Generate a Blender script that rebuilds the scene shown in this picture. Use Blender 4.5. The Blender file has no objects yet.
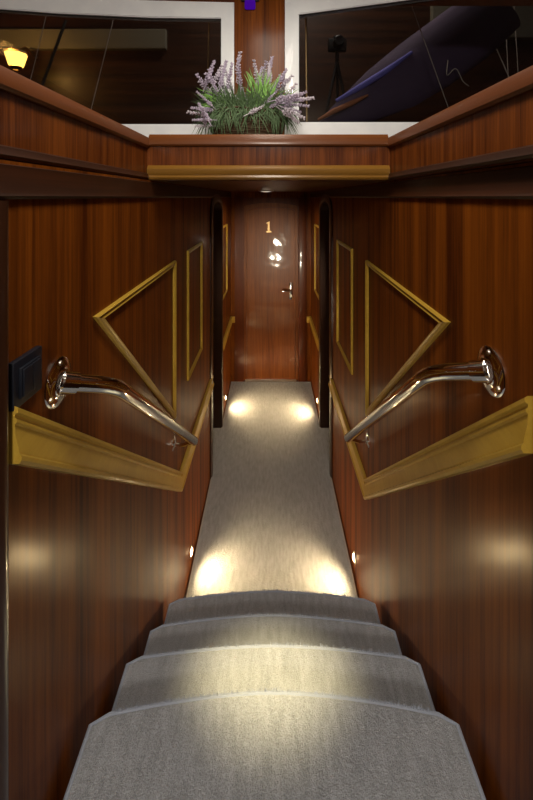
import bpy, bmesh, math, random
from mathutils import Vector, Matrix
random.seed(7)
R = math.radians
SC = bpy.context.scene
COL = SC.collection
F = 378.0                     # focal length in pixels
EYE = 2.10                    # eye height over the corridor floor
XL, XR = -0.4465, 0.4655      # inner faces of the stairwell walls
YB = 1.419                    # hatch back face
YW = 1.86                     # window plane
YD = 4.29                     # end wall with the door
ZC = EYE + 0.062              # corridor ceiling
SILL = EYE + 0.228

def at(px, py, Y):
    return Vector(((px-270)*Y/F, Y, EYE-(py-197)*Y/F))

# ------------------------------------------------------------------ materials
def new_mat(name):
    m = bpy.data.materials.new(name); m.use_nodes = True
    nt = m.node_tree
    for n in list(nt.nodes): nt.nodes.remove(n)
    out = nt.nodes.new('ShaderNodeOutputMaterial')
    return m, nt, out

def principled(nt, out, **kw):
    p = nt.nodes.new('ShaderNodeBsdfPrincipled')
    for k, v in kw.items():
        p.inputs[k].default_value = v
    nt.links.new(p.outputs[0], out.inputs[0])
    return p

def plain(name, col, rough=0.5, metal=0.0, coat=0.0, bump=0, bscale=100, **kw):
    m, nt, out = new_mat(name)
    p = principled(nt, out, **{'Base Color': (*col, 1), 'Roughness': rough, 'Metallic': metal, 'Coat Weight': coat}, **kw)
    tc = nt.nodes.new('ShaderNodeTexCoord')
    nz = nt.nodes.new('ShaderNodeTexNoise'); nz.inputs['Scale'].default_value = bscale
    nz.inputs['Detail'].default_value = 3
    nt.links.new(tc.outputs['Object'], nz.inputs['Vector'])
    mx = nt.nodes.new('ShaderNodeMix'); mx.data_type = 'RGBA'
    mx.inputs['A'].default_value = (*[c*0.88 for c in col], 1)
    mx.inputs['B'].default_value = (*[min(1, c*1.1) for c in col], 1)
    nt.links.new(nz.outputs['Fac'], mx.inputs['Factor'])
    nt.links.new(mx.outputs['Result'], p.inputs['Base Color'])
    if bump:
        b = nt.nodes.new('ShaderNodeBump'); b.inputs['Strength'].default_value = bump
        b.inputs['Distance'].default_value = 0.002
        nt.links.new(nz.outputs['Fac'], b.inputs['Height']); nt.links.new(b.outputs[0], p.inputs['Normal'])
    return m

def wood(name, dark, light, grain='z', rough=0.3, coat=0.9, crough=0.06, band=14, contrast=0.6, wave=0.05, spec=0.3):
    """varnished ribbon-striped mahogany; grain = axis along the boards"""
    m, nt, out = new_mat(name)
    p = principled(nt, out, **{'Roughness': rough, 'Coat Weight': coat, 'Coat Roughness': crough, 'Coat IOR': 1.42, 'Specular IOR Level': spec})
    tc = nt.nodes.new('ShaderNodeTexCoord')
    def noise(scale, detail, stretch):
        mp = nt.nodes.new('ShaderNodeMapping')
        s = {'x': (stretch, 1, 1), 'y': (1, stretch, 1), 'z': (1, 1, stretch)}[grain]
        mp.inputs['Scale'].default_value = s
        nt.links.new(tc.outputs['Object'], mp.inputs['Vector'])
        n = nt.nodes.new('ShaderNodeTexNoise')
        n.inputs['Scale'].default_value = scale; n.inputs['Detail'].default_value = detail
        nt.links.new(mp.outputs[0], n.inputs['Vector'])
        return n
    n1 = noise(band, 2.0, 0.03)          # broad ribbons
    n2 = noise(band*7, 4.0, 0.02)        # fine stripes
    n3 = noise(260, 2.0, 0.05)           # pores
    def math_(op, a, b):
        q = nt.nodes.new('ShaderNodeMath'); q.operation = op
        for i, v in enumerate((a, b)):
            if isinstance(v, (int, float)): q.inputs[i].default_value = v
            else: nt.links.new(v, q.inputs[i])
        return q.outputs[0]
    s = math_('ADD', math_('MULTIPLY', n1.outputs['Fac'], 0.5), math_('MULTIPLY', n2.outputs['Fac'], 0.38))
    s = math_('ADD', s, math_('MULTIPLY', n3.outputs['Fac'], 0.12))
    cr = nt.nodes.new('ShaderNodeValToRGB')
    lo = 0.5-0.22*(1.2-contrast); hi = 0.5+0.22*(1.2-contrast)
    cr.color_ramp.elements[0].position = lo; cr.color_ramp.elements[0].color = (*dark, 1)
    cr.color_ramp.elements[1].position = hi; cr.color_ramp.elements[1].color = (*light, 1)
    nt.links.new(s, cr.inputs[0])
    nt.links.new(cr.outputs[0], p.inputs['Base Color'])
    b = nt.nodes.new('ShaderNodeBump'); b.inputs['Strength'].default_value = 0.12; b.inputs['Distance'].default_value = 0.0006
    nt.links.new(n3.outputs['Fac'], b.inputs['Height']); nt.links.new(b.outputs[0], p.inputs['Normal'])
    if wave:                              # slow ripple of hand-laid varnish
        w = nt.nodes.new('ShaderNodeTexNoise'); w.inputs['Scale'].default_value = 7; w.inputs['Detail'].default_value = 1
        nt.links.new(tc.outputs['Object'], w.inputs['Vector'])
        b2 = nt.nodes.new('ShaderNodeBump'); b2.inputs['Strength'].default_value = wave; b2.inputs['Distance'].default_value = 0.02
        nt.links.new(w.outputs['Fac'], b2.inputs['Height']); nt.links.new(b2.outputs[0], p.inputs['Coat Normal'])
    return m

def carpet(name, c1, c2):
    m, nt, out = new_mat(name)
    p = principled(nt, out, **{'Roughness': 0.75, 'Sheen Weight': 0.35, 'Sheen Roughness': 0.4, 'Specular IOR Level': 0.35})
    tc = nt.nodes.new('ShaderNodeTexCoord')
    def noise(s, d):
        n = nt.nodes.new('ShaderNodeTexNoise'); n.inputs['Scale'].default_value = s; n.inputs['Detail'].default_value = d
        nt.links.new(tc.outputs['Object'], n.inputs['Vector']); return n
    a = noise(14, 4)
    mp = nt.nodes.new('ShaderNodeMapping'); mp.inputs['Scale'].default_value = (70, 16, 16)
    nt.links.new(tc.outputs['Object'], mp.inputs['Vector']); nt.links.new(mp.outputs[0], a.inputs['Vector']); a.inputs['Scale'].default_value = 1
    f = noise(420, 2); g = noise(110, 3)
    mx = nt.nodes.new('ShaderNodeMath'); mx.operation = 'MULTIPLY_ADD'
    nt.links.new(a.outputs['Fac'], mx.inputs[0]); mx.inputs[1].default_value = 0.38
    h = nt.nodes.new('ShaderNodeMath'); h.operation = 'MULTIPLY'; h.inputs[1].default_value = 0.62
    nt.links.new(f.outputs['Fac'], h.inputs[0]); nt.links.new(h.outputs[0], mx.inputs[2])
    cr = nt.nodes.new('ShaderNodeValToRGB')
    cr.color_ramp.elements[0].position = 0.35; cr.color_ramp.elements[0].color = (*c1, 1)
    cr.color_ramp.elements[1].position = 0.65; cr.color_ramp.elements[1].color = (*c2, 1)
    nt.links.new(mx.outputs[0], cr.inputs[0]); nt.links.new(cr.outputs[0], p.inputs['Base Color'])
    ad = nt.nodes.new('ShaderNodeMath'); ad.operation = 'ADD'
    nt.links.new(f.outputs['Fac'], ad.inputs[0]); nt.links.new(g.outputs['Fac'], ad.inputs[1])
    b = nt.nodes.new('ShaderNodeBump'); b.inputs['Strength'].default_value = 0.8; b.inputs['Distance'].default_value = 0.007
    nt.links.new(ad.outputs[0], b.inputs['Height']); nt.links.new(b.outputs[0], p.inputs['Normal'])
    return m

def glow(name, col, strength):
    m, nt, out = new_mat(name)
    e = nt.nodes.new('ShaderNodeEmission'); e.inputs[0].default_value = (*col, 1); e.inputs[1].default_value = strength
    nt.links.new(e.outputs[0], out.inputs[0]); return m

def glass(name):
    m, nt, out = new_mat(name)
    t = nt.nodes.new('ShaderNodeBsdfTransparent'); t.inputs[0].default_value = (0.75, 0.77, 0.78, 1)
    g = nt.nodes.new('ShaderNodeBsdfGlossy'); g.inputs['Roughness'].default_value = 0.02
    fr = nt.nodes.new('ShaderNodeFresnel'); fr.inputs[0].default_value = 1.45
    mx = nt.nodes.new('ShaderNodeMixShader')
    nt.links.new(fr.outputs[0], mx.inputs[0]); nt.links.new(t.outputs[0], mx.inputs[1]); nt.links.new(g.outputs[0], mx.inputs[2])
    nt.links.new(mx.outputs[0], out.inputs[0]); return m

M = {
 'wall':   wood('mahogany_wall', (0.056, 0.0110, 0.0008), (0.225, 0.060, 0.0045), 'z', rough=0.6, coat=0.24, crough=0.20, band=13, contrast=0.6, spec=0.06),
 'coam':   wood('sapele_ribbon', (0.062, 0.0125, 0.0016), (0.170, 0.045, 0.0060), 'z', rough=0.5, coat=0.2, crough=0.15, band=42, contrast=0.7, spec=0.1),
 'cap_y':  wood('cap_wood_lengthwise', (0.075, 0.018, 0.003), (0.150, 0.042, 0.007), 'y', rough=0.42, coat=0.15, crough=0.2, band=10, contrast=0.3, spec=0.2),
 'cap_x':  wood('cap_wood_crosswise', (0.085, 0.022, 0.004), (0.165, 0.050, 0.009), 'x', rough=0.4, coat=0.2, crough=0.15, band=10, contrast=0.3, spec=0.2),
 'dark_y': wood('dark_trim_lengthwise', (0.016, 0.0042, 0.0008), (0.050, 0.0125, 0.0022), 'y', rough=0.5, coat=0.1, crough=0.25, band=14, contrast=0.4, spec=0.2),
 'dark_z': wood('dark_facing_wood', (0.016, 0.0045, 0.001), (0.045, 0.012, 0.0025), 'z', rough=0.5, coat=0.12, crough=0.2, band=14, contrast=0.4, spec=0.1),
 'jamb':   wood('dark_jamb', (0.018, 0.007, 0.004), (0.05, 0.018, 0.008), 'z', rough=0.3, coat=0.6, crough=0.07, band=12, contrast=0.3),
 'door':   wood('door_mahogany', (0.085, 0.020, 0.003), (0.250, 0.072, 0.011), 'z', rough=0.35, coat=0.8, crough=0.05, band=14, contrast=0.4, wave=0.12, spec=0.2),
 'frame':  wood('door_frame_wood', (0.060, 0.012, 0.002), (0.14, 0.032, 0.006), 'z', rough=0.35, coat=0.5, crough=0.07, band=16, contrast=0.3, spec=0.2),
 'gold':   wood('golden_satinwood', (0.42, 0.25, 0.028), (0.60, 0.39, 0.060), 'y', rough=0.4, coat=0.18, crough=0.15, band=12, contrast=0.0, wave=0, spec=0.25),
 'goldx':  wood('olive_moulding', (0.150, 0.068, 0.010), (0.235, 0.115, 0.018), 'x', rough=0.3, coat=0.4, crough=0.15, band=10, contrast=0.2, wave=0),
 'ceil':   wood('ceiling_mahogany', (0.15, 0.058, 0.011), (0.28, 0.12, 0.025), 'x', rough=0.3, coat=0.7, crough=0.08, band=9, contrast=0.3),
 'sole':   wood('floor_boards', (0.06, 0.02, 0.008), (0.12, 0.04, 0.015), 'y', band=14),
 'carpet': carpet('grey_carpet', (0.265, 0.285, 0.32), (0.52, 0.555, 0.62)),
 'bind':   plain('blue_grey_binding', (0.33, 0.37, 0.46), 0.8, bump=0.5, bscale=220),
 'bindl':  plain('pale_binding', (0.50, 0.48, 0.47), 0.8, bump=0.5, bscale=220),
 'chrome': plain('polished_steel', (0.80, 0.79, 0.77), 0.09, 1.0, bscale=30),
 'brass':  plain('brass', (0.42, 0.27, 0.13), 0.4, 1.0),
 'steel':  plain('brushed_nickel', (0.55, 0.50, 0.43), 0.28, 1.0),
 'navy':   plain('navy_plastic', (0.007, 0.009, 0.016), 0.42, bscale=60),
 'white':  plain('white_paint', (0.86, 0.90, 0.96), 0.4, bscale=12, coat=0.2),
 'plaster':plain('cream_ceiling', (0.45, 0.40, 0.33), 0.6),
 'glass':  glass('window_glass'),
 'lens':   glow('courtesy_lens', (1.0, 0.70, 0.36), 22),
 'lamp':   glow('sconce_reflection_glass', (1.0, 0.50, 0.08), 4.5),
 'purple': glow('violet_lens', (0.16, 0.01, 0.8), 0.22),
 'opal':   glow('opal_glass', (1.0, 0.82, 0.62), 0.5),
 'wicker': plain('wicker', (0.060, 0.034, 0.014), 0.8, bump=1.0, bscale=90),
 'stem':   plain('grey_green_stem', (0.060, 0.115, 0.040), 0.6),
 'leaf':   plain('bright_leaf', (0.15, 0.34, 0.05), 0.5),
 'soil':   plain('moss', (0.03, 0.04, 0.015), 0.9, bump=1, bscale=60),
 'bloom':  plain('lavender_bloom', (0.47, 0.41, 0.53), 0.75),
 'bloom2': plain('pale_bloom', (0.60, 0.55, 0.63), 0.75),
 'deckw':  wood('outer_bulkhead', (0.016, 0.005, 0.002), (0.06, 0.02, 0.007), 'x', band=18, rough=0.45, coat=0.2, crough=0.3),
 'canvas': plain('grey_violet_reflection', (0.060, 0.036, 0.080), 0.85, bump=0.6, bscale=25),
 'blue':   plain('blue_streak', (0.14, 0.13, 0.50), 0.8),
 'orange': plain('orange_streak', (0.35, 0.12, 0.05), 0.8),
 'rope':   plain('pale_rope', (0.42, 0.36, 0.32), 0.8),
 'olive':  plain('reflected_ceiling_olive', (0.14, 0.125, 0.09), 0.7),
 'black':  plain('black_rubber', (0.012, 0.012, 0.013), 0.5),
 'soot':   plain('black_metal', (0.02, 0.02, 0.022), 0.4, 0.6),
}

# ------------------------------------------------------------------ mesh building
ORG = {}
class MB:
    def __init__(s): s.bm = bmesh.new()
    def box(s, a, b, bev=0.0, seg=2):
        x0, y0, z0 = a; x1, y1, z1 = b
        t = bmesh.new()
        bmesh.ops.create_cube(t, size=1)
        for v in t.verts:
            v.co = Vector(((x0+x1)/2+v.co.x*(x1-x0), (y0+y1)/2+v.co.y*(y1-y0), (z0+z1)/2+v.co.z*(z1-z0)))
        if bev: bmesh.ops.bevel(t, geom=t.edges[:], offset=bev, segments=seg, affect='EDGES', profile=0.6)
        return s.merge(t)
    def merge(s, t, mat=None):
        bmesh.ops.recalc_face_normals(t, faces=t.faces[:])
        if mat is not None: bmesh.ops.transform(t, matrix=mat, verts=t.verts[:])
        me = bpy.data.meshes.new('tmp'); t.to_mesh(me); t.free()
        s.bm.from_mesh(me); bpy.data.meshes.remove(me); return s
    def prism(s, pts, vec, bev=0.0, seg=2, topbev=False):
        """extrude closed outline pts (Vectors) by vec"""
        t = bmesh.new()
        vs = [t.verts.new(p) for p in pts]; f = t.faces.new(vs)
        r = bmesh.ops.extrude_face_region(t, geom=[f])
        nv = [g for g in r['geom'] if isinstance(g, bmesh.types.BMVert)]
        bmesh.ops.translate(t, verts=nv, vec=Vector(vec))
        bmesh.ops.recalc_face_normals(t, faces=t.faces[:])
        if bev:
            es = set(t.edges)
            if topbev:
                keep = set(vs); es = {e for e in t.edges if e.verts[0] in keep and e.verts[1] in keep}
            bmesh.ops.bevel(t, geom=list(es), offset=bev, segments=seg, affect='EDGES', profile=0.5)
        return s.merge(t)
    def tube(s, path, rad, n=12, closed=False, cap=True):
        t = bmesh.new(); P = [Vector(p) for p in path]; N = len(P)
        rr = rad if isinstance(rad, (list, tuple)) else [rad]*N
        rings = []; up = None
        for i in range(N):
            a = P[i-1] if (i > 0 or closed) else P[i]; b = P[(i+1) % N] if (i < N-1 or closed) else P[i]
            d = (b-a).normalized()
            if up is None:
                up = d.orthogonal().normalized()
            else:
                up = (up-d*up.dot(d)); up = up.normalized() if up.length > 1e-6 else d.orthogonal().normalized()
            w = d.cross(up)
            rings.append([t.verts.new(P[i]+(up*math.cos(k*2*math.pi/n)+w*math.sin(k*2*math.pi/n))*rr[i]) for k in range(n)])
        for i in range(N if closed else N-1):
            A = rings[i]; B = rings[(i+1) % N]
            for k in range(n): t.faces.new((A[k], A[(k+1) % n], B[(k+1) % n], B[k]))
        if cap and not closed:
            t.faces.new(rings[0]); t.faces.new(rings[-1])
        return s.merge(t)
    def lathe(s, prof, mat, n=32):
        """prof = [(r, h)] around local z, placed by mat"""
        t = bmesh.new(); rings = []
        for r, h in prof:
            if r < 1e-6: rings.append([t.verts.new((0, 0, h))])
            else: rings.append([t.verts.new((r*math.cos(k*2*math.pi/n), r*math.sin(k*2*math.pi/n), h)) for k in range(n)])
        for A, B in zip(rings, rings[1:]):
            for k in range(n):
                q = [A[k % len(A)], A[(k+1) % len(A)], B[(k+1) % len(B)], B[k % len(B)]]
                u = []
                for v in q:
                    if v not in u: u.append(v)
                if len(u) > 2: t.faces.new(u)
        return s.merge(t, mat)
    def sweep(s, path, prof, place, closed=False, upright=False):
        """profile [(t, d)] swept along a 2D path with mitred corners; place(y, z, d) -> world"""
        t = bmesh.new(); P = [Vector(p) for p in path]; N = len(P); rings = []
        for i in range(N):
            ns = []
            if i > 0 or closed:
                e = (P[i]-P[i-1]).normalized(); ns.append(Vector((-e.y, e.x)))
            if i < N-1 or closed:
                e = (P[(i+1) % N]-P[i]).normalized(); ns.append(Vector((-e.y, e.x)))
            m = ns[0] if len(ns) == 1 else (ns[0]+ns[1])/(1+ns[0].dot(ns[1]))
            if upright and i == 0: m = Vector((0, 1/m.y))
            rings.append([t.verts.new(place(P[i].x+m.x*a, P[i].y+m.y*a, d)) for a, d in prof])
        L = len(prof)
        for i in range(N if closed else N-1):
            A = rings[i]; B = rings[(i+1) % N]
            for k in range(L): t.faces.new((A[k], A[(k+1) % L], B[(k+1) % L], B[k]))
        if not closed: t.faces.new(rings[0]); t.faces.new(rings[-1])
        return s.merge(t)
    def build(s, name, mat, parent=None, smooth=False, angle=40):
        me = bpy.data.meshes.new(name)
        org = Vector((0, 0, 0))
        if parent is not None: org = ORG[parent.name]
        bmesh.ops.translate(s.bm, verts=s.bm.verts[:], vec=-org)
        s.bm.to_mesh(me); s.bm.free()
        me.materials.append(M[mat])
        o = bpy.data.objects.new(name, me); COL.objects.link(o)
        if smooth:
            for p in me.polygons: p.use_smooth = True
            try: me.set_sharp_from_angle(angle=R(angle))
            except Exception: pass
        if parent is not None: o.parent = parent
        ORG[o.name] = org
        return o

def tag(o, label, cat, group=None):
    o['label'] = label; o['category'] = cat
    if group: o['group'] = group
    return o
def thing(name, loc, label, cat, group=None):
    o = bpy.data.objects.new(name, None); COL.objects.link(o); o.location = loc; o.empty_display_size = 0.05
    ORG[o.name] = Vector(loc); return tag(o, label, cat, group)
def struct(o):
    o['kind'] = 'structure'; return o
def copy_tree(o, parent=None):
    c = o.copy(); COL.objects.link(c); c.parent = parent
    ORG[c.name] = ORG[o.name]
    for ch in list(o.children): copy_tree(ch, c)
    return c
def wp(side):
    def f(y, z, d): return Vector((XL+d, y, z)) if side == 'left' else Vector((XR-d, y, z))
    return f
SIDES = ('left', 'right')

# ------------------------------------------------------------------ the setting
OP0, OP1 = 2.85, 3.44           # cabin doorway in each side wall
def arch(y0, y1, zs, rise, n=14):
    c = (y0+y1)/2; a = (y1-y0)/2
    return [(c+a*math.cos(math.pi*(1-k/n)), zs+rise*math.sin(math.pi*k/n)) for k in range(n+1)]
ZS, RISE = 1.972, 0.108
TH = 0.10
for side in SIDES:
    q = wp(side)
    # wall with an arched doorway
    out = [(-2.0, 0), (OP0, 0)] + arch(OP0, OP1, ZS, RISE) + [(OP1, 0), (YD, 0), (YD, ZC), (-2.0, ZC)]
    mb = MB(); mb.prism([q(y, z, 0) for y, z in out], (-TH if side == 'left' else TH, 0, 0))
    struct(mb.build('wall_'+side, 'wall'))
    # dark lip round the doorway, on the corridor face and lining the reveal
    prof = [(0.002, -0.098), (0.002, 0.012), (-0.006, 0.017), (-0.040, 0.017), (-0.058, 0.009), (-0.058, 0.0), (-0.012, 0.0), (-0.012, -0.098)]
    prof = [(-a, d) for a, d in prof]
    path = [(OP0+.012, 0.004)] + arch(OP0+.012, OP1-.012, ZS, RISE-.012) + [(OP1-.012, 0.004)]
    mb = MB(); mb.sweep(path, prof, q)
    struct(mb.build('trim_doorway_'+side, 'jamb', smooth=True))
    # the cabin door standing back inside the doorway
    mb = MB()
    s = 1 if side == 'left' else -1
    X = (XL if side == 'left' else XR) - s*0.095
    pts = [(OP0+.016, 0.006)] + arch(OP0+.016, OP1-.016, ZS, RISE-.016) + [(OP1-.016, 0.006)]
    mb.prism([Vector((X, y, z)) for y, z in pts], (-s*0.03, 0, 0))
    d = struct(mb.build('door_2' if side == 'left' else 'door_3', 'frame'))
    # dark band under the hatch, running on as corridor cornice
    mb = MB()
    prof = [(0, 0), (0, 0.006), (0.006, 0.010), (0.012, 0.006), (0.058, 0.004), (0.060, 0)]
    mb.sweep([(-2.0, EYE-.004), (YD-.001, EYE-.004)], prof, q)
    struct(mb.build('trim_cornice_'+side, 'dark_y', smooth=True))
    qw = q; HX = -.4615 if side == 'left' else .4505
    q = lambda y, z, d, HX=HX, s=s: Vector((HX+s*d, y, z))
    # hatch coaming: ribboned panel, moulding at its foot, cap rail
    X = HX
    mb = MB(); mb.box((X, -2.0, ZC+.002), (X-s*0.05, YB, EYE+.186))
    struct(mb.build('wall_hatch_'+side, 'coam'))
    mb = MB(); mb.sweep([(-2.0, ZC+.004), (YB-.001, ZC+.004)], [(0, 0), (0, .008), (.006, .013), (.012, .010), (.020, .008), (.024, 0)], q)
    struct(mb.build('trim_hatch_foot_'+side, 'dark_y', smooth=True))
    mb = MB(); mb.sweep([(-2.0, EYE+.184), (YB+.02, EYE+.184)], [(0, -.08), (0, .006), (.006, .012), (.030, .012), (.040, .004), (.044, -.08)], q)
    struct(mb.build('trim_hatch_cap_'+side, 'cap_y', smooth=True))
    # deck beyond the coaming
    mb = MB(); mb.box((X-s*0.05, -2.0, EYE+.10), (X-s*1.5, YW+.05, SILL-.012))
    struct(mb.build('floor_side_deck_'+side, 'cap_y'))
    mb = MB(); mb.box((X-s*1.5, -2.0, ZC), (X-s*1.56, YW+.05, 3.2))
    struct(mb.build('wall_saloon_'+side, 'frame'))
    q = qw
    # rounded corner post where the panel starts
    y0 = 0.622 if side == 'left' else 0.615
    mb = MB(); mb.tube([q(y0, 0.87, -0.004), q(y0, EYE-.006, -0.004)], 0.017, 16)
    struct(mb.build('trim_corner_post_'+side, 'jamb', smooth=True))

for side in SIDES:
    q = wp(side); y1 = .606 if side == 'left' else .600
    mb = MB(); mb.box(q(-2.0, .87, 0), q(y1, EYE-.006, .004)); struct(mb.build('trim_near_facing_'+side, 'dark_z'))  # dark facing added over the near wall to tone it down

# back of the hatch
mb = MB(); mb.box((-.4615, YB, ZC+.002), (.4505, YB+.05, EYE+.19)); struct(mb.build('wall_hatch_back', 'coam'))
bk = lambda x, z, d: Vector((x, YB-d, z))
mb = MB(); mb.sweep([(-.457, ZC+.003), (.446, ZC+.003)], [(0, 0), (0, .012), (.008, .017), (.016, .013), (.024, .017), (.040, .017), (.046, .010), (.052, .006), (.054, 0)], bk)
struct(mb.build('trim_hatch_foot_back', 'goldx', smooth=True))
mb = MB(); mb.sweep([(-.451, EYE+.190), (.440, EYE+.190)], [(0, -.05), (0, .008), (.006, .014), (.034, .014), (.044, .006), (.046, -.05)], bk)
struct(mb.build('trim_hatch_cap_back', 'cap_x', smooth=True))
mb = MB(); mb.box((XL-.02, YB+.05, SILL-.03), (XR+.02, YW+.05, SILL-.002)); struct(mb.build('trim_window_sill', 'cap_x'))
# corridor ceiling, floor, end wall
mb = MB(); mb.box((XL-.06, YB+.002, ZC), (XR+.06, YD+.1, ZC+.05)); struct(mb.build('ceiling', 'ceil'))
mb = MB(); mb.box((-.62, 1.55, -.05), (.64, YD+.15, 0)); struct(mb.build('floor', 'sole'))
mb = MB(); mb.box((XL, -2.0, -.05), (XR, .70, EYE-1.237-.20)); struct(mb.build('floor_landing', 'sole'))
mb = MB(); mb.box((XL-1.6, -2.06, -.05), (XR+1.6, -2.0, 3.2)); struct(mb.build('wall_saloon_back', 'frame'))
mb = MB(); mb.box((-2.1, -2.0, 3.13), (2.1, YW+.05, 3.2)); struct(mb.build('ceiling_saloon', 'plaster'))
DC = 0.0095                       # door centre
DW, DT = 0.392, EYE-0.02          # casing opening half width, top
mb = MB()
mb.box((XL-.1, YD, 0), (DC-DW, YD+.08, ZC+.05)); mb.box((DC+DW, YD, 0), (XR+.1, YD+.08, ZC+.05))
mb.box((DC-DW, YD, DT), (DC+DW, YD+.08, ZC+.05))
struct(mb.build('wall_far', 'wall'))

# ------------------------------------------------------------------ door at the end
LW = 0.312; LT = EYE-0.085
mb = MB()
mb.box((DC-LW-.004, YD+.020, .012), (DC+LW+.004, YD+.060, LT+.06))
LEAN = Matrix.Translation((0, YD+.02, .012)) @ Matrix.Rotation(R(-1.2), 4, 'X') @ Matrix.Translation((0, -YD-.02, -.012))
bmesh.ops.transform(mb.bm, matrix=LEAN, verts=mb.bm.verts[:])
door = struct(mb.build('door_1', 'door'))
mb = MB()
for sx in (-1, 1):
    mb.box((DC+sx*LW, YD-.012, .001), (DC+sx*(DW+.012), YD+.05, DT+.012), .006)
inner = [(DC-LW-.02, LT-.03)] + [(DC-LW-.02+(2*LW+.04)*k/12, LT-.03+0.05*math.sin(math.pi*k/12)**0.7) for k in range(13)] + [(DC+LW+.02, LT-.03)]
pts = [(x, z) for x, z in inner[1:-1]] + [(DC+LW+.02, DT+.012), (DC-LW-.02, DT+.012)]
mb.prism([Vector((x, YD-.008, z)) for x, z in pts], (0, .05, 0))
mb.build('door_frame', 'frame', door, smooth=True)
mb = MB()   # raised bead following the arched top and the edges of the door leaf
path = [(DC+LW-.03, .05), (DC+LW-.03, LT-.075)]
path += [(DC+(LW-.03)*math.cos(math.pi*k/14), LT-.075+.045*math.sin(math.pi*k/14)) for k in range(1, 14)]
path += [(DC-LW+.03, LT-.075), (DC-LW+.03, .05)]
mb.sweep(path, [(0, 0), (.002, .006), (.007, .006), (.009, 0)], lambda x, z, d: LEAN @ Vector((x, YD+.020-d, z)))
mb.build('beading', 'door', door, smooth=True)
# numeral 1
c = at(268.7, 227, YD+.03)
one = [(-.030, -.062), (.030, -.062), (.030, -.048), (.011, -.044), (.011, .062), (.002, .062), (-.030, .046), (-.028, .036), (-.011, .040), (-.011, -.044), (-.030, -.048)]
mb = MB(); mb.prism([Vector((c.x+x, YD+.030, c.z+z)) for x, z in one], (0, .024, 0))
n = mb.build('numeral', 'brass', door); n['label'] = 'brushed metal numeral 1'
# lever handle
h = at(291, 291, YD+.03)
mb = MB(); pts = []
for k in range(24):
    a = 2*math.pi*k/24; r = 0.023
    pts.append(Vector((h.x+r*math.cos(a), YD+.028, h.z+r*math.sin(a)+(.075 if math.sin(a) >= 0 else -.075))))
mb.prism(pts, (0, .03, 0), .002)
hp = mb.build('handle_plate', 'chrome', door, smooth=True); hp['label'] = 'chrome lock plate'
mb = MB(); lz = h.z+.02
mb.tube([(h.x, YD+.03, lz), (h.x, YD-.02, lz), (h.x-.012, YD-.027, lz), (h.x-.10, YD-.027, lz-.008)], [.011, .010, .011, .008], 12)
lv = mb.build('lever', 'chrome', hp, smooth=True)
mb = MB(); mb.tube([(h.x, YD+.03, h.z-.055), (h.x, YD+.018, h.z-.055)], .011, 12)
mb.build('key_cylinder', 'steel', hp, smooth=True)
mb = MB(); mb.box((DC-.29, YD-.004, .001), (DC+.29, YD+.034, .022), .004)
ts = mb.build('threshold', 'steel', door); ts['label'] = 'pale metal threshold strip'

# ------------------------------------------------------------------ stairs and carpet
steps = [(1.237, .899, .046), (1.378, 1.128, .034), (1.538, 1.352, .040), (1.713, 1.604, .040), (1.900, 1.775, .026)]
stair = thing('staircase', (0.0095, 1.30, 0), 'grey carpeted stairs with curved nosings going down between the wood walls', 'stairs')
HW = 0.430
for i, (hh, yn, bulge) in enumerate(steps):
    z = EYE-hh
    back = -1.2 if i == 0 else steps[i-1][1]-.06
    zb = (EYE-steps[i+1][0]-.01) if i < 4 else 0.0
    nose = []
    for k in range(25):
        u = -1+2*k/24
        x = DC+u*HW; y = yn+bulge*(1-abs(u)**1.7)
        if abs(u) > .999: y -= .012
        nose.append((x, y))
    outl = [(DC-HW, back)] + nose + [(DC+HW, back)]
    mb = MB(); mb.prism([Vector((x, y, z)) for x, y in outl], (0, 0, zb-z), .010, 3, True)
    st = mb.build('step', 'carpet', stair, smooth=True, angle=60)
    mb = MB()
    L = [(DC-HW-.001, back+.03, z-.006)] + [(x+(-.001 if k == 0 else .001 if k == 24 else 0), y+.001, z-.0055) for k, (x, y) in enumerate(nose)] + [(DC+HW+.001, back+.03, z-.006)]
    mb.tube(L, .0052, 8)
    # fuzz of pile along the nosing
    for k in range(220):
        u = random.uniform(-.88, .88); x = DC+u*HW; y = yn+bulge*(1-abs(u)**1.7)
        p = Vector((x, y, z-.002)); d = Vector((random.uniform(-.5, .5), random.uniform(.1, .8), random.uniform(.3, 1))).normalized()*random.uniform(.005, .011)
        mb.tube([p, p+d], [.0011, .0004], 3)
    e = mb.build('edge_binding', 'bind', st, smooth=True); e['label'] = 'blue-grey bound carpet edge'

CE = 0.012
def runner_outline(ins):
    l, r = XL+ins, XR-ins
    rec = .082-ins
    a0, a1 = OP0+.016+ins, OP1-.016-ins
    return [(l, 1.812), (l, a0), (XL-rec, a0), (XL-rec, a1), (l, a1), (l, YD-.025), (r, YD-.025), (r, a1), (XR+rec, a1), (XR+rec, a0), (r, a0), (r, 1.812)]
mb = MB(); mb.prism([Vector((x, y, .014)) for x, y in runner_outline(CE)], (0, 0, -.0135), .004, 2, True)
run = mb.build('carpet_runner', 'carpet'); ORG[run.name] = Vector((0, 0, 0))
tag(run, 'fitted grey carpet along the corridor floor from stair foot to numbered door', 'carpet')
mb = MB(); mb.tube([(x, y, .011) for x, y in runner_outline(CE)], .005, 6, closed=False)
b = mb.build('edge_binding', 'bindl', run, smooth=True); b['label'] = 'pale bound edge'

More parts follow.
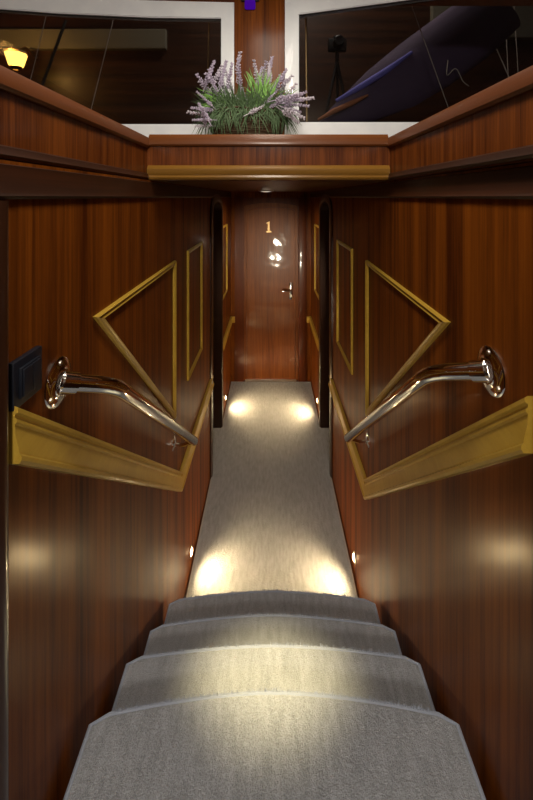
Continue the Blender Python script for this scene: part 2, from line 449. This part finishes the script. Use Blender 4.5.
# ------------------------------------------------------------------ golden mouldings
RAILP = [(-.038, 0), (-.038, .020), (-.033, .024), (-.027, .024), (-.024, .020), (-.020, .020), (0, .0135), (.014, .0125), (.017, .016), (.021, .016), (.023, .0125), (.027, .0125), (.030, .018), (.036, .018), (.038, .013), (.038, 0)]
rail_pts = {'left': [(.643, EYE-.405), (1.842, EYE-1.388), (2.868, EYE-1.388)], 'right': [(.664, EYE-.400), (1.795, EYE-1.388), (2.868, EYE-1.388)]}
for side in SIDES:
    q = wp(side)
    mb = MB(); mb.sweep(rail_pts[side], RAILP, q, upright=True)
    o = mb.build('chair_rail', 'gold', smooth=True, angle=25)
    tag(o, {'left': 'golden wood chair rail sloping down the left wall from the dark light switch', 'right': 'golden wood chair rail sloping down the right wall of the stairs, no switch above it'}[side], 'wall moulding', 'chair rails along the stair walls')
    mb = MB()
    mb.sweep([(OP1+.04, EYE-1.388), (YD-.001, EYE-1.388)], [(a*.9, d*.9) for a, d in RAILP], q)
    X0 = XL if side == 'left' else XR; X1 = DC-DW-.014 if side == 'left' else DC+DW+.014
    mb.box((min(X0, X1), YD-.02, EYE-1.388-.034), (max(X0, X1), YD, EYE-1.388+.034), .004)
    o = mb.build('chair_rail', 'gold', smooth=True, angle=25)
    tag(o, 'short golden chair rail turning the corner %s of the numbered door' % side, 'wall moulding', 'short chair rails by the numbered door')
FP = [(-.011, .0005), (-.011, .007), (-.007, .011), (-.003, .009), (0, .0065), (.003, .010), (.007, .013), (.011, .009), (.011, .0005)]
tri = {'left': [(.978, EYE-.312), (1.745, EYE-.306), (1.745, EYE-1.005)], 'right': [(1.0, EYE-.332), (1.79, EYE-.312), (1.79, EYE-1.02)]}
rec = {'left': (2.035, 2.43, .298, .975), 'right': (2.125, 2.57, .300, .985)}
for side in SIDES:
    q = wp(side)
    mb = MB(); mb.sweep(tri[side], FP, q, closed=True)
    tag(mb.build('triangular_moulding', 'gold', smooth=True, angle=25), 'golden triangular moulding on the %s stair wall above the steel handrail' % side, 'wall moulding', 'triangular wall mouldings')
    y0, y1, a, b = rec[side]
    mb = MB(); mb.sweep([(y0, EYE-a), (y1, EYE-a), (y1, EYE-b), (y0, EYE-b)], [(t*.9, d) for t, d in FP], q, closed=True)
    tag(mb.build('rectangular_moulding', 'gold', smooth=True, angle=25), 'tall golden rectangular moulding between triangle and dark doorway on %s wall' % side, 'wall moulding', 'rectangular wall mouldings')
    mb = MB(); mb.sweep([(3.52, EYE-.285), (3.86, EYE-.285), (3.86, EYE-.95), (3.52, EYE-.95)], [(t*.9, d) for t, d in FP], q, closed=True)
    tag(mb.build('rectangular_moulding', 'gold', smooth=True, angle=25), 'small far golden rectangular moulding past the doorway, %s of the numbered door' % side, 'wall moulding', 'rectangular wall mouldings')

# ------------------------------------------------------------------ steel handrails
def bez(pts, n=10):
    """round the corners of a polyline"""
    P = [Vector(p) for p in pts]; out = [P[0]]
    for i in range(1, len(P)-1):
        r = min((P[i]-P[i-1]).length, (P[i+1]-P[i]).length)*0.42
        a = P[i]+(P[i-1]-P[i]).normalized()*r; b = P[i]+(P[i+1]-P[i]).normalized()*r
        for k in range(n+1):
            t = k/n; out.append(a*(1-t)**2+P[i]*2*t*(1-t)+b*t*t)
    out.append(P[-1]); return out
hr = {'left': dict(fl=(57, 382), bend=(114, 385), end=(194, 441)), 'right': dict(fl=(492, 371), bend=(431, 372), end=(348, 438))}
for side in SIDES:
    q = wp(side); s = 1 if side == 'left' else -1; X = XL if side == 'left' else XR
    def onX(px, py, x):
        Y = x*F/(px-270); return at(px, py, Y)
    f0 = onX(*hr[side]['fl'], X); bd = onX(*hr[side]['bend'], X+s*.082); en = onX(*hr[side]['end'], X+s*.092)
    root = thing('handrail', f0, {'left': 'bent polished steel handrail on the left wall beside the dark light switch', 'right': 'bent polished steel handrail on the right wall of the stairs'}[side], 'handrail', 'steel handrails of the stairs')
    r = .0185
    mb = MB(); path = bez([f0, bd, en], 14)
    d = (path[-1]-path[-2]).normalized()
    mb.tube(path+[en+d*.004, en+d*.008], [r]*len(path)+[r*.93, r*.7], 24)
    mb.build('rail', 'chrome', root, smooth=True)
    mt = Matrix.Translation(f0) @ Matrix.Rotation(R(90*s), 4, 'Y')
    mb = MB(); mb.lathe([(0, 0), (.050, 0), (.050, .003), (.047, .006), (.036, .0075), (.027, .010), (.025, .012), (0, .012)], mt, 40)
    fl = mb.build('wall_flange', 'chrome', root, smooth=True)
    dd = (bd-f0).normalized()
    mb = MB(); mb.tube([f0+dd*.006, f0+dd*.040], [.0235, .0225], 24); mb.build('collar', 'chrome', root, smooth=True)
    for k in range(3):
        a = R(90+120*k)
        p = f0+Vector((s*.0065, math.cos(a)*.040, math.sin(a)*.040))
        mb = MB(); mb.lathe([(0, .004), (.004, .0035), (.0055, 0), (.0055, -.003)], Matrix.Translation(p) @ Matrix.Rotation(R(90*s), 4, 'Y'), 12)
        mb.build('screw', 'steel', fl, smooth=True)
    # clip bracket at the foot
    tb = en-d*.055
    foot = Vector((X, tb.y+.02, tb.z-.03))
    mb = MB(); mb.tube(bez([foot, Vector((X+s*.045, tb.y+.014, tb.z-.035)), Vector((tb.x, tb.y, tb.z-.012))], 8), .0075, 12)
    mb.lathe([(0, 0), (.030, 0), (.030, .003), (.014, .009), (0, .010)], Matrix.Translation(foot) @ Matrix.Rotation(R(90*s), 4, 'Y'), 24)
    for k in range(2):
        mb.tube([foot+Vector((s*.006, .0, .012-.024*k)), foot+Vector((s*.012, .0, .012-.024*k))], .004, 8)
    mb.build('bracket', 'chrome', root, smooth=True)

# ------------------------------------------------------------------ light switch
q = wp('left')
sw = thing('light_switch', q(.692, EYE-.327, 0), 'dark navy light switch on the left wall behind the handrail flange', 'light switch')
mb = MB(); mb.box(q(.641, EYE-.365, 0), q(.722, EYE-.283, .012), .003); mb.build('back_box', 'navy', sw, smooth=True)
mb = MB(); mb.box(q(.654, EYE-.351, .011), q(.709, EYE-.297, .017), .002); mb.build('cover_plate', 'navy', sw, smooth=True)
for a, b in ((.657, .681), (.682, .706)):
    mb = MB(); mb.box(q(a, EYE-.348, .015), q(b, EYE-.300, .020), .0015); mb.build('rocker', 'navy', sw, smooth=True)

# ------------------------------------------------------------------ courtesy lights near the floor
def courtesy(label):
    root = thing('courtesy_light', (0, 0, 0), label, 'wall light', 'floor level wall lights')
    m4 = Matrix.Rotation(R(90), 4, 'Y')
    mb = MB(); mb.lathe([(.019, 0), (.027, 0), (.027, .004), (.024, .007), (.019, .005)], m4, 28); mb.build('bezel', 'steel', root, smooth=True)
    mb = MB(); mb.lathe([(.0192, .001), (.0185, .006), (.012, .011), (0, .013)], m4, 24); mb.build('lens', 'lens', root, smooth=True)
    return root
spots = [('left', 2.115, .115, 'small glowing wall light low on the left wall near the stair foot'),
         ('right', 2.065, .130, 'small glowing wall light low on the right wall near the stair foot'),
         ('left', 3.74, .115, 'small glowing wall light low on the left wall near the numbered door'),
         ('right', 3.66, .130, 'small glowing wall light low on the right wall near the numbered door')]
first = None
for side, y, z, lab in spots:
    root = courtesy(lab) if first is None else copy_tree(first)
    root['label'] = lab
    if first is None: first = root
    root.location = wp(side)(y, z, .0005); root.rotation_euler = (0, 0, 0 if side == 'left' else math.pi)
    s = 1 if side == 'left' else -1
    l = bpy.data.lights.new('courtesy_glow', 'SPOT'); l.energy = 12 if y < 3 else 13; l.color = (1, .72, .36); l.shadow_soft_size = .014
    l.spot_size = R(172); l.spot_blend = 1.0
    lo = bpy.data.objects.new('courtesy_glow', l); COL.objects.link(lo); lo.location = wp(side)(y, z+.004, .022)
    lo.rotation_euler = Vector((s*1.0, -.25 if y < 3 else 0, -.04)).to_track_quat('-Z', 'Y').to_euler()

# ------------------------------------------------------------------ ceiling lamp
p = at(266, 190.6, 3.55)
cl = thing('ceiling_light', (p.x, 3.55, ZC), 'small round opal ceiling light in the corridor above the numbered door', 'ceiling light')
mt = Matrix.Translation((p.x, 3.55, ZC)) @ Matrix.Rotation(math.pi, 4, 'X')
mb = MB(); mb.lathe([(.055, 0), (.072, 0), (.072, .005), (.066, .009), (.055, .007)], mt, 32); mb.build('bezel', 'steel', cl, smooth=True)
mb = MB(); mb.lathe([(.0555, .001), (.054, .008), (.03, .014), (0, .016)], mt, 32); mb.build('diffuser', 'opal', cl, smooth=True)

l = bpy.data.lights.new('corridor_glow', 'SPOT'); l.energy = 10; l.color = (1, .80, .52); l.shadow_soft_size = .05; l.spot_size = R(165); l.spot_blend = .5
lo = bpy.data.objects.new('corridor_glow', l); COL.objects.link(lo); lo.location = (p.x, 3.55, ZC-.022)

# ------------------------------------------------------------------ windows
def W(px, py): return at(px, py, YW)
def window(name, outer, inner):
    t = bmesh.new()
    n = len(outer); vs = []
    for dy in (0, .045):
        vs.append(([t.verts.new(W(*p)+Vector((0, dy, 0))) for p in outer], [t.verts.new(W(*p)+Vector((0, dy, 0))) for p in inner]))
    (o0, i0), (o1, i1) = vs
    for k in range(n):
        j = (k+1) % n
        t.faces.new((o0[k], o0[j], i0[j], i0[k])); t.faces.new((o1[k], o1[j], i1[j], i1[k]))
        t.faces.new((o0[k], o0[j], o1[j], o1[k])); t.faces.new((i0[k], i0[j], i1[j], i1[k]))
    bmesh.ops.recalc_face_normals(t, faces=t.faces[:])
    bmesh.ops.bevel(t, geom=[e for e in t.edges if abs((e.verts[0].co-e.verts[1].co).y) < 1e-5 and e.verts[0].co.y < YW+.01], offset=.004, segments=2, affect='EDGES')
    mb = MB(); mb.merge(t)
    w = struct(mb.build(name, 'white', smooth=True))
    mb = MB(); mb.prism([W(*p)+Vector((0, .020, 0)) for p in inner], (0, .006, 0))
    g = mb.build('glass_pane', 'glass', w); g['label'] = 'dark night window glass'
    # black rubber seal
    cx = sum(p[0] for p in inner)/n; cy = sum(p[1] for p in inner)/n
    mb = MB(); mb.tube([W(*p)+Vector((0, .016, 0)) for p in inner], .005, 6, closed=True); mb.build('seal', 'black', w)
    return w
BOT = 151
window('window_1', [(-75, -14), (60, -4), (150, 0), (234, 2), (234, BOT), (-75, BOT)], [(-62, 4), (60, 13), (150, 17), (221, 18), (221, 124), (-62, 124)])
window('window_2', [(285, -2), (400, -18), (480, -29), (615, -46), (615, BOT), (285, BOT)], [(299, 14), (400, 0.5), (480, -10), (602, -26), (602, 122), (299, 122)])
a, b = W(234.3, -62), W(284.7, BOT)
mb = MB(); mb.box((a.x, YW-.004, b.z), (b.x, YW+.05, 3.13)); struct(mb.build('wall_mullion', 'wall'))
a, b = W(233, 14), W(286, 13)
mb = MB(); mb.box((W(-75, 0).x, YW+.046, W(0, 1).z), (W(615, 0).x, YW+.05, 3.13))
mb.box((W(-76, 0).x, YW+.0, W(0, -46).z), (W(615, 0).x, YW+.046, 3.13)); struct(mb.build('wall_window_head', 'frame'))
# violet lamp at the top of the mullion
p = at(250, 3, YW-.02)
vl = thing('indicator_lamp', (p.x, YW-.004, p.z), 'violet glowing lamp at the top of the wood post between the windows', 'lamp')
mb = MB(); mb.box((p.x-.045, YW-.022, p.z+.012), (p.x+.045, YW-.004, p.z+.06), .006); mb.build('housing', 'black', vl, smooth=True)
mb = MB(); mb.box((p.x-.026, YW-.026, p.z-.028), (p.x+.026, YW-.005, p.z+.016), .010, 4); mb.build('lens', 'purple', vl, smooth=True)

# ------------------------------------------------------------------ lavender basket
PY = 1.63
pc = at(247, 132, PY); PB = SILL-.002
pl = thing('lavender_basket', (pc.x, PY, PB), 'wicker basket of lavender and grass on the sill between the windows', 'plant')
def squash(o): pass
mb = MB()
t = bmesh.new()
mt = Matrix.Translation((pc.x, PY, PB)) @ Matrix.Diagonal((1, .62, 1, 1))
mb.lathe([(0, 0), (.115, 0), (.128, .010), (.155, .055), (.172, .105), (.178, .135), (.172, .137), (.160, .11), (0, .09)], mt, 40)
for k in range(11):
    z = .008+k*.0125; rr = .118+.06*(z/.135)**.8
    mb.tube([(pc.x+(rr+.003)*math.cos(a*math.pi/20), PY+.62*(rr+.003)*math.sin(a*math.pi/20), PB+z+.003*math.sin(a*6*math.pi/20+k*math.pi)) for a in range(40)], .005, 6, closed=True)
mb.build('basket', 'wicker', pl, smooth=True)
mb = MB(); mb.lathe([(.165, .110), (.12, .128), (0, .14)], mt, 24); mb.build('moss', 'soil', pl, smooth=True)
def blade(mb, p0, p1, w, sag=.02, n=4):
    t = bmesh.new(); L = []
    d = (p1-p0); side = d.cross(Vector((random.uniform(-.4, .4), 1, random.uniform(-.2, .2)))).normalized()
    for k in range(n+1):
        u = k/n; c = p0.lerp(p1, u)+Vector((0, 0, sag*math.sin(math.pi*u)))
        ww = w*(1-u)**.6+.0003
        L.append((t.verts.new(c-side*ww), t.verts.new(c+Vector((0, -.25*ww, 0))), t.verts.new(c+side*ww)))
    for A, B in zip(L, L[1:]):
        t.faces.new((A[0], A[1], B[1], B[0])); t.faces.new((A[1], A[2], B[2], B[1]))
    me = bpy.data.meshes.new('t'); t.to_mesh(me); t.free(); mb.bm.from_mesh(me); bpy.data.meshes.remove(me)
def rnd(a, b): return random.uniform(a, b)
mb = MB()     # dark needle-thin greenery, spilling over the rim
for k in range(1100):
    a = rnd(0, 2*math.pi); rr = rnd(0, 1)**.5
    p0 = Vector((pc.x+.145*rr*math.cos(a), PY+.085*rr*math.sin(a), PB+.115))
    L = rnd(.06, .15); tilt = rr*rnd(.3, 1.1)
    v = Vector((math.cos(a)*tilt, math.sin(a)*tilt*.55, 1-.55*tilt*rnd(0, 1))).normalized()*L
    if rnd(0, 1) < .5:      # hanging in front of the basket
        a = rnd(-math.pi, 0); p0 = Vector((pc.x+.17*math.cos(a), PY+.112*math.sin(a), PB+rnd(.10, .15)))
        v = Vector((rnd(-.05, .05)+.02*math.cos(a), -rnd(.0, .03), -rnd(.02, .11)))
        if rnd(0, 1) < .5: v = Vector((rnd(-.06, .06), -rnd(.0, .03), rnd(.02, .07)))
    blade(mb, p0, p0+v, rnd(.0012, .0026), sag=.012)
g = mb.build('greenery', 'stem', pl); g['kind'] = 'stuff'
mb = MB()     # bright grass tuft in the middle and a fan at the left
g0 = at(262, 108, PY-.07)
for k in range(70):
    tip = at(rnd(243, 282), rnd(68, 96), PY-.07+rnd(-.03, .05))
    blade(mb, g0+Vector((rnd(-.03, .03), rnd(-.02, .02), rnd(-.01, .02))), tip, rnd(.0022, .0042), sag=.012)
g1 = at(222, 108, PY-.06)
for k in range(40):
    tip = at(rnd(196, 226), rnd(84, 112), PY-.06+rnd(-.04, .04))
    blade(mb, g1+Vector((rnd(-.03, .03), rnd(-.02, .02), rnd(-.02, .02))), tip, rnd(.0018, .0036), sag=.010)
for k in range(40):
    tip = at(rnd(262, 300), rnd(88, 122), PY-.06+rnd(-.04, .04))
    blade(mb, at(265, 112, PY-.06)+Vector((rnd(-.04, .04), rnd(-.02, .02), rnd(-.02, .02))), tip, rnd(.0018, .0032), sag=.010)
g = mb.build('grass_leaf', 'leaf', pl); g['kind'] = 'stuff'; g['label'] = 'bright green grass leaves'
# flower spikes: three kinds, placed along their stems
SP = []
def spike_mesh(seed, L, mat):
    random.seed(seed); mb = MB()
    mb.tube([(0, 0, -.025), (0, 0, L*.9)], [.0014, .0008], 5)
    nw = int(L/.0085)
    for w in range(nw):
        u = w/(nw-1); z = L*(.06+.94*u); rr = .0068*(1-.6*u)*(1 if w % 4 else .55)*(1 if w % 3 else .8)
        for k in range(6):
            a = k*2*math.pi/6+w*.6+rnd(-.3, .3)
            c = Vector((rr*math.cos(a), rr*math.sin(a), z+rnd(-.002, .002)))
            t = bmesh.new(); bmesh.ops.create_icosphere(t, subdivisions=1, radius=1)
            d = Vector((math.cos(a), math.sin(a), 1.0)).normalized()
            m4 = Matrix.Translation(c) @ d.to_track_quat('Z', 'Y').to_matrix().to_4x4() @ Matrix.Diagonal((.0025, .0025, .0052*rnd(.8, 1.25), 1))
            mb.merge(t, m4)
    me = bpy.data.meshes.new('flower_spike'); mb.bm.to_mesh(me); mb.bm.free(); me.materials.append(M[mat]); me.materials.append(M['stem'])
    return me
SP = [spike_mesh(1, .085, 'bloom'), spike_mesh(2, .070, 'bloom2'), spike_mesh(3, .100, 'bloom')]
random.seed(21)
ends = [(206, 84, 214, 62), (212, 86, 222, 66), (220, 88, 226, 62), (228, 86, 232, 64), (236, 84, 240, 53), (240, 84, 238, 60),
 (214, 98, 197, 75), (212, 98, 200, 82), (220, 94, 206, 74), (226, 92, 218, 73), (232, 90, 226, 72), (216, 92, 209, 70),
 (210, 110, 192, 108), (208, 116, 188, 112), (209, 120, 193, 120), (207, 118, 199, 104), (207, 126, 196, 126), (210, 104, 197, 92), (205, 122, 203, 108),
 (258, 84, 254, 61), (262, 84, 266, 62), (266, 86, 272, 58), (270, 86, 269, 64), (256, 88, 262, 68),
 (274, 92, 286, 70), (276, 94, 292, 76), (280, 96, 286, 80), (270, 96, 280, 76), (284, 98, 296, 84), (282, 92, 284, 74),
 (276, 100, 300, 94), (284, 102, 313, 98), (286, 104, 308, 106), (282, 106, 300, 112), (288, 110, 304, 118), (278, 104, 294, 102), (290, 100, 306, 92), (284, 112, 298, 122), (272, 106, 288, 98), (280, 98, 302, 100),
 (252, 112, 264, 106), (246, 100, 242, 88), (254, 112, 248, 106), (262, 112, 274, 106), (240, 106, 236, 96), (256, 106, 268, 112), (244, 108, 236, 104), (264, 104, 276, 92)]
for i, (x0, y0, x1, y1) in enumerate(ends):
    low = y0 > 98
    Y0 = PY-.03+rnd(-.05, .04)-(.05 if low else 0); Y1 = min(Y0+rnd(-.05, .04), YW-.07)
    a = at(x0, y0, Y0); b = at(x1, y1, Y1)
    o = bpy.data.objects.new('flower_spike', SP[i % 3]); COL.objects.link(o); o.parent = pl
    L = (.085, .070, .100)[i % 3]
    d = b-a; sc = max(.8, min(1.25, (d.length+.015)/L))
    o.location = b-d.normalized()*L*sc-Vector(pl.location)
    o.rotation_mode = 'QUATERNION'; o.rotation_quaternion = d.to_track_quat('Z', 'Y'); o.scale = (sc*1.05, sc*1.05, sc)

# ------------------------------------------------------------------ beyond the windows: dark deck, rigging, window reflections built as solids
YO = 3.6
mb = MB(); mb.box((-4.2, YO, 2.3), (4.4, YO+.08, 5.2)); struct(mb.build('wall_outer_bulkhead', 'deckw'))  # stands in for the saloon wall reflected in the panes
mb = MB(); mb.box((-4.2, YW+.06, ZC+.06), (4.4, YO+.08, ZC+.10)); struct(mb.build('floor_outer_deck', 'deckw'))
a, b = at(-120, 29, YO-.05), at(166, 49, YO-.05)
mb = MB(); mb.box((a.x, YO-.06, b.z), (b.x, YO, a.z), .01); struct(mb.build('trim_reflected_ceiling', 'olive'))  # pale ceiling reflection of the left pane, built as a beam
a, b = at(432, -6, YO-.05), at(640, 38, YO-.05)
mb = MB(); mb.box((a.x, YO-.06, b.z), (b.x, YO, a.z), .01); struct(mb.build('trim_reflected_ceiling_right', 'olive'))  # the same ceiling reflection in the right pane
# reflected saloon sconce, built as a solid lamp beyond the glass
YLn = 3.3
c = at(16, 60, YLn)
ln = thing('wall_lantern', (c.x, YLn, c.z), 'amber sconce reflected in the left window, built as a lit lantern behind it', 'lantern')
mt = Matrix.Translation(c)
mb = MB(); mb.lathe([(0, -.062), (.050, -.062), (.060, -.045), (.088, .055), (.084, .062), (0, .058)], mt, 8); mb.build('lamp_shade', 'lamp', ln)
mb = MB(); mb.lathe([(.02, -.085), (.055, -.066), (.052, -.060), (0, -.060)], mt, 8); mb.build('finial', 'brass', ln)
mb = MB(); mb.lathe([(.088, .054), (.094, .060), (.092, .070), (.03, .085), (0, .088)], mt, 8); mb.build('metal_cap', 'brass', ln)
mb = MB(); mb.tube([c+Vector((0, 0, .08)), c+Vector((0, .12, .16)), c+Vector((0, YO-YLn, .13))], .010, 8); mb.build('bracket', 'brass', ln)
l = bpy.data.lights.new('sconce_reflection_glow', 'POINT'); l.energy = 11; l.color = (1, .5, .12); l.shadow_soft_size = .06  # added glow on the wood round the solid sconce reflection
lo = bpy.data.objects.new('sconce_reflection_glow', l); COL.objects.link(lo); lo.location = c+Vector((0.0, -.13, .05))
# ropes and poles
DECK = ZC+.102
def line(px0, px1, Y, r, mat, name, label, cat, group=None):
    a, b = at(*px0, Y), at(*px1, Y); b = a+(b-a)*((DECK-a.z)/(b.z-a.z))
    mb = MB(); mb.tube([a, b], r, 6)
    return tag(mb.build(name, mat, smooth=True), label, cat, group)
line((118, 0), (88, 122), 2.9, .0035, 'rope', 'rigging_line', 'long thin pale rigging line behind the left window', 'rope', 'rigging lines outside')
line((50, 0), (20, 122), 2.9, .003, 'rope', 'rigging_line', 'thin rigging line beside the amber sconce reflection', 'rope', 'rigging lines outside')
line((66, 20), (30, 118), 3.0, .011, 'black', 'deck_pole', 'dark slanting pole between the sconce reflection and the long pale line', 'pole')
line((470, -12), (506, 70), 2.7, .0035, 'rope', 'rigging_line', 'leftmost of three pale lines behind the right end of the right window, slanting', 'rope', 'rigging lines outside')
line((504, -14), (508, 70), 3.0, .003, 'rope', 'rigging_line', 'middle of three pale lines behind the right end of the right window', 'rope', 'rigging lines outside')
line((513, -14), (518, 70), 3.25, .003, 'rope', 'rigging_line', 'rightmost of three pale lines behind the right end of the right window', 'rope', 'rigging lines outside')
line((411, 4), (424, 40), 2.3, .0025, 'rope', 'rigging_line', 'short thin line crossing in front of the slanting violet reflection', 'rope', 'rigging lines outside')
line((306, 18), (307, 122), 2.02, .006, 'brass', 'amber_reflection', 'thin upright amber reflection, built as a rod, just inside the left edge of the right window', 'rod')  # amber line mirrored in the pane, built as a rod
line((209, 22), (207, 122), 2.02, .005, 'brass', 'amber_reflection', 'thin upright amber reflection, built as a rod, behind the right edge of the left window', 'rod')  # second mirrored amber line, also built as a rod
TAIL = MB(); TAIL.tube(bez([at(x, y, 2.42) for x, y in ((448, 60), (446, 78), (456, 66), (463, 82), (469, 86))], 6), .003, 8)
# violet reflection in the glass, built as a furled bundle
YS = 2.55
cv = thing('violet_reflection', at(330, 124, YS), 'slanting violet reflection with blue streak in the right window, built as a bundle', 'canvas')
t = bmesh.new(); rings = []
spine = [((268, 165), 12), ((318, 122), 14), ((350, 98), 34), ((385, 72), 50), ((420, 46), 56), ((455, 18), 56), ((490, -10), 50)]
for i, ((x, y), w) in enumerate(spine):
    c = at(x+6, y+w*.35, YS); wv = w*YS/F*.5; n = 18; ring = []
    ax = Vector((.62, 0, .78))
    for k in range(n):
        a = 2*math.pi*k/n; rip = 1+.05*math.sin(5*a+i*1.3)
        ring.append(t.verts.new(c+Vector((.80*math.cos(a)*wv*rip*1.15, math.sin(a)*wv*.55, .62*-math.cos(a)*wv*rip*1.15))))
    rings.append(ring)
for A, B in zip(rings, rings[1:]):
    for k in range(18): t.faces.new((A[k], A[(k+1) % 18], B[(k+1) % 18], B[k]))
t.faces.new(rings[0]); t.faces.new(rings[-1])
mb = MB(); mb.merge(t); mb.build('cover', 'canvas', cv, smooth=True)
TAIL.build('tie_rope', 'rope', cv, smooth=True)
def ribbon(pts, w, mat, name, lab):
    mb = MB(); mb.tube([at(x, y, YS-.075-.02*(i % 2)) for i, (x, y) in enumerate(pts)], [w*.5, w, w, w*.4], 10)
    o = mb.build(name, mat, cv, smooth=True); o['label'] = lab
ribbon([(336, 101), (362, 86), (386, 71), (412, 52)], .022, 'blue', 'stripe', 'blue streak of the reflection')
ribbon([(318, 120), (334, 111), (352, 103), (368, 95)], .018, 'orange', 'edge_strip', 'orange streak of the reflection')
# reflected camera tripod, built as a solid beyond the glass
ty = 3.1
tp = thing('tripod_reflection', at(334, 120, ty), 'dim reflection of a camera tripod in the right window, built solid behind it', 'tripod')
apex = at(337, 62, ty)
for x in (322, 338, 352):
    b = at(x, 132, ty+(.15 if x == 338 else -.05)); b = apex+(b-apex)*((DECK-apex.z)/(b.z-apex.z))
    mb = MB(); mb.tube([apex, b], [.014, .009], 8); mb.build('leg', 'soot', tp, smooth=True)
mb = MB(); mb.tube([apex, apex+Vector((0, 0, .09))], .016, 10); mb.build('column', 'soot', tp, smooth=True)
mb = MB(); mb.box(apex+Vector((-.075, -.03, .085)), apex+Vector((.075, .03, .185)), .012); mb.box(apex+Vector((-.03, -.03, .18)), apex+Vector((.03, .03, .21)), .01)
mb.lathe([(0, 0), (.04, 0), (.042, .08), (.036, .085), (0, .08)], Matrix.Translation(apex+Vector((0, -.03, .135))) @ Matrix.Rotation(R(90), 4, 'X'), 20)
mb.build('camera_body', 'soot', tp, smooth=True)

# ------------------------------------------------------------------ lights
def area(name, loc, rot, size, power, col, sy=None):
    l = bpy.data.lights.new(name, 'AREA'); l.energy = power; l.color = col; l.size = size
    if sy: l.shape = 'RECTANGLE'; l.size_y = sy
    o = bpy.data.objects.new(name, l); COL.objects.link(o); o.location = loc; o.rotation_euler = rot; return o
area('saloon_ceiling_lamp', (0.0, 0.85, 3.11), (0, 0, 0), .22, 9.5, (1, .90, .76), 1.0)
area('rear_fill', (0, -1.5, 3.0), (R(84), 0, 0), .34, 26, (1, .90, .78), .2)  # added unseen fill from behind the camera for window frames and door
area('outer_fill', (0.2, 2.7, 5.0), (0, 0, 0), .6, 30, (1, .85, .7))  # added unseen fill that brightens everything beyond the glass
l = bpy.data.lights.new('hatch_spot', 'SPOT'); l.energy = 430; l.color = (1, .80, .42); l.spot_size = R(13.5); l.spot_blend = 1; l.shadow_soft_size = .06
o = bpy.data.objects.new('hatch_spot', l); COL.objects.link(o); o.location = (0, .75, 3.08)
o.rotation_euler = (Vector((0, 1.10, .6))-Vector(o.location)).to_track_quat('-Z', 'Y').to_euler()
# added bare spots, out of frame, lighting the door and its mirrored glints
for i, (x, y, hh, e) in enumerate(((.21, .05, .87, 70), (.17, .2, 1.17, 60), (.15, .5, 1.19, 40))):
    l = bpy.data.lights.new('door_glint_spot', 'SPOT'); l.energy = e; l.color = (1, .88, .66); l.shadow_soft_size = .04
    l.spot_size = R(22); l.spot_blend = .9
    o = bpy.data.objects.new('door_glint_spot', l); COL.objects.link(o); o.location = (x, y, EYE-hh)
    o.rotation_euler = (Vector((0, YD, 1.35))-Vector(o.location)).to_track_quat('-Z', 'Y').to_euler()

# ------------------------------------------------------------------ world, camera, view
w = bpy.data.worlds.new('night'); SC.world = w; w.use_nodes = True
bg = w.node_tree.nodes['Background']; bg.inputs[0].default_value = (.012, .014, .022, 1); bg.inputs[1].default_value = .5
cam = bpy.data.cameras.new('camera'); co = bpy.data.objects.new('camera', cam); COL.objects.link(co)
co.location = (0, 0, EYE); co.rotation_euler = (R(90), 0, 0)
cam.sensor_fit = 'AUTO'; cam.sensor_width = 36; cam.lens = F/800*36
cam.shift_y = -203/800; cam.shift_x = -3.5/800; cam.clip_start = .02
SC.camera = co
SC.view_settings.view_transform = 'Standard'; SC.view_settings.look = 'None'
SC.view_settings.exposure = 0.4; SC.view_settings.gamma = 1; SC.view_settings.use_curve_mapping = False
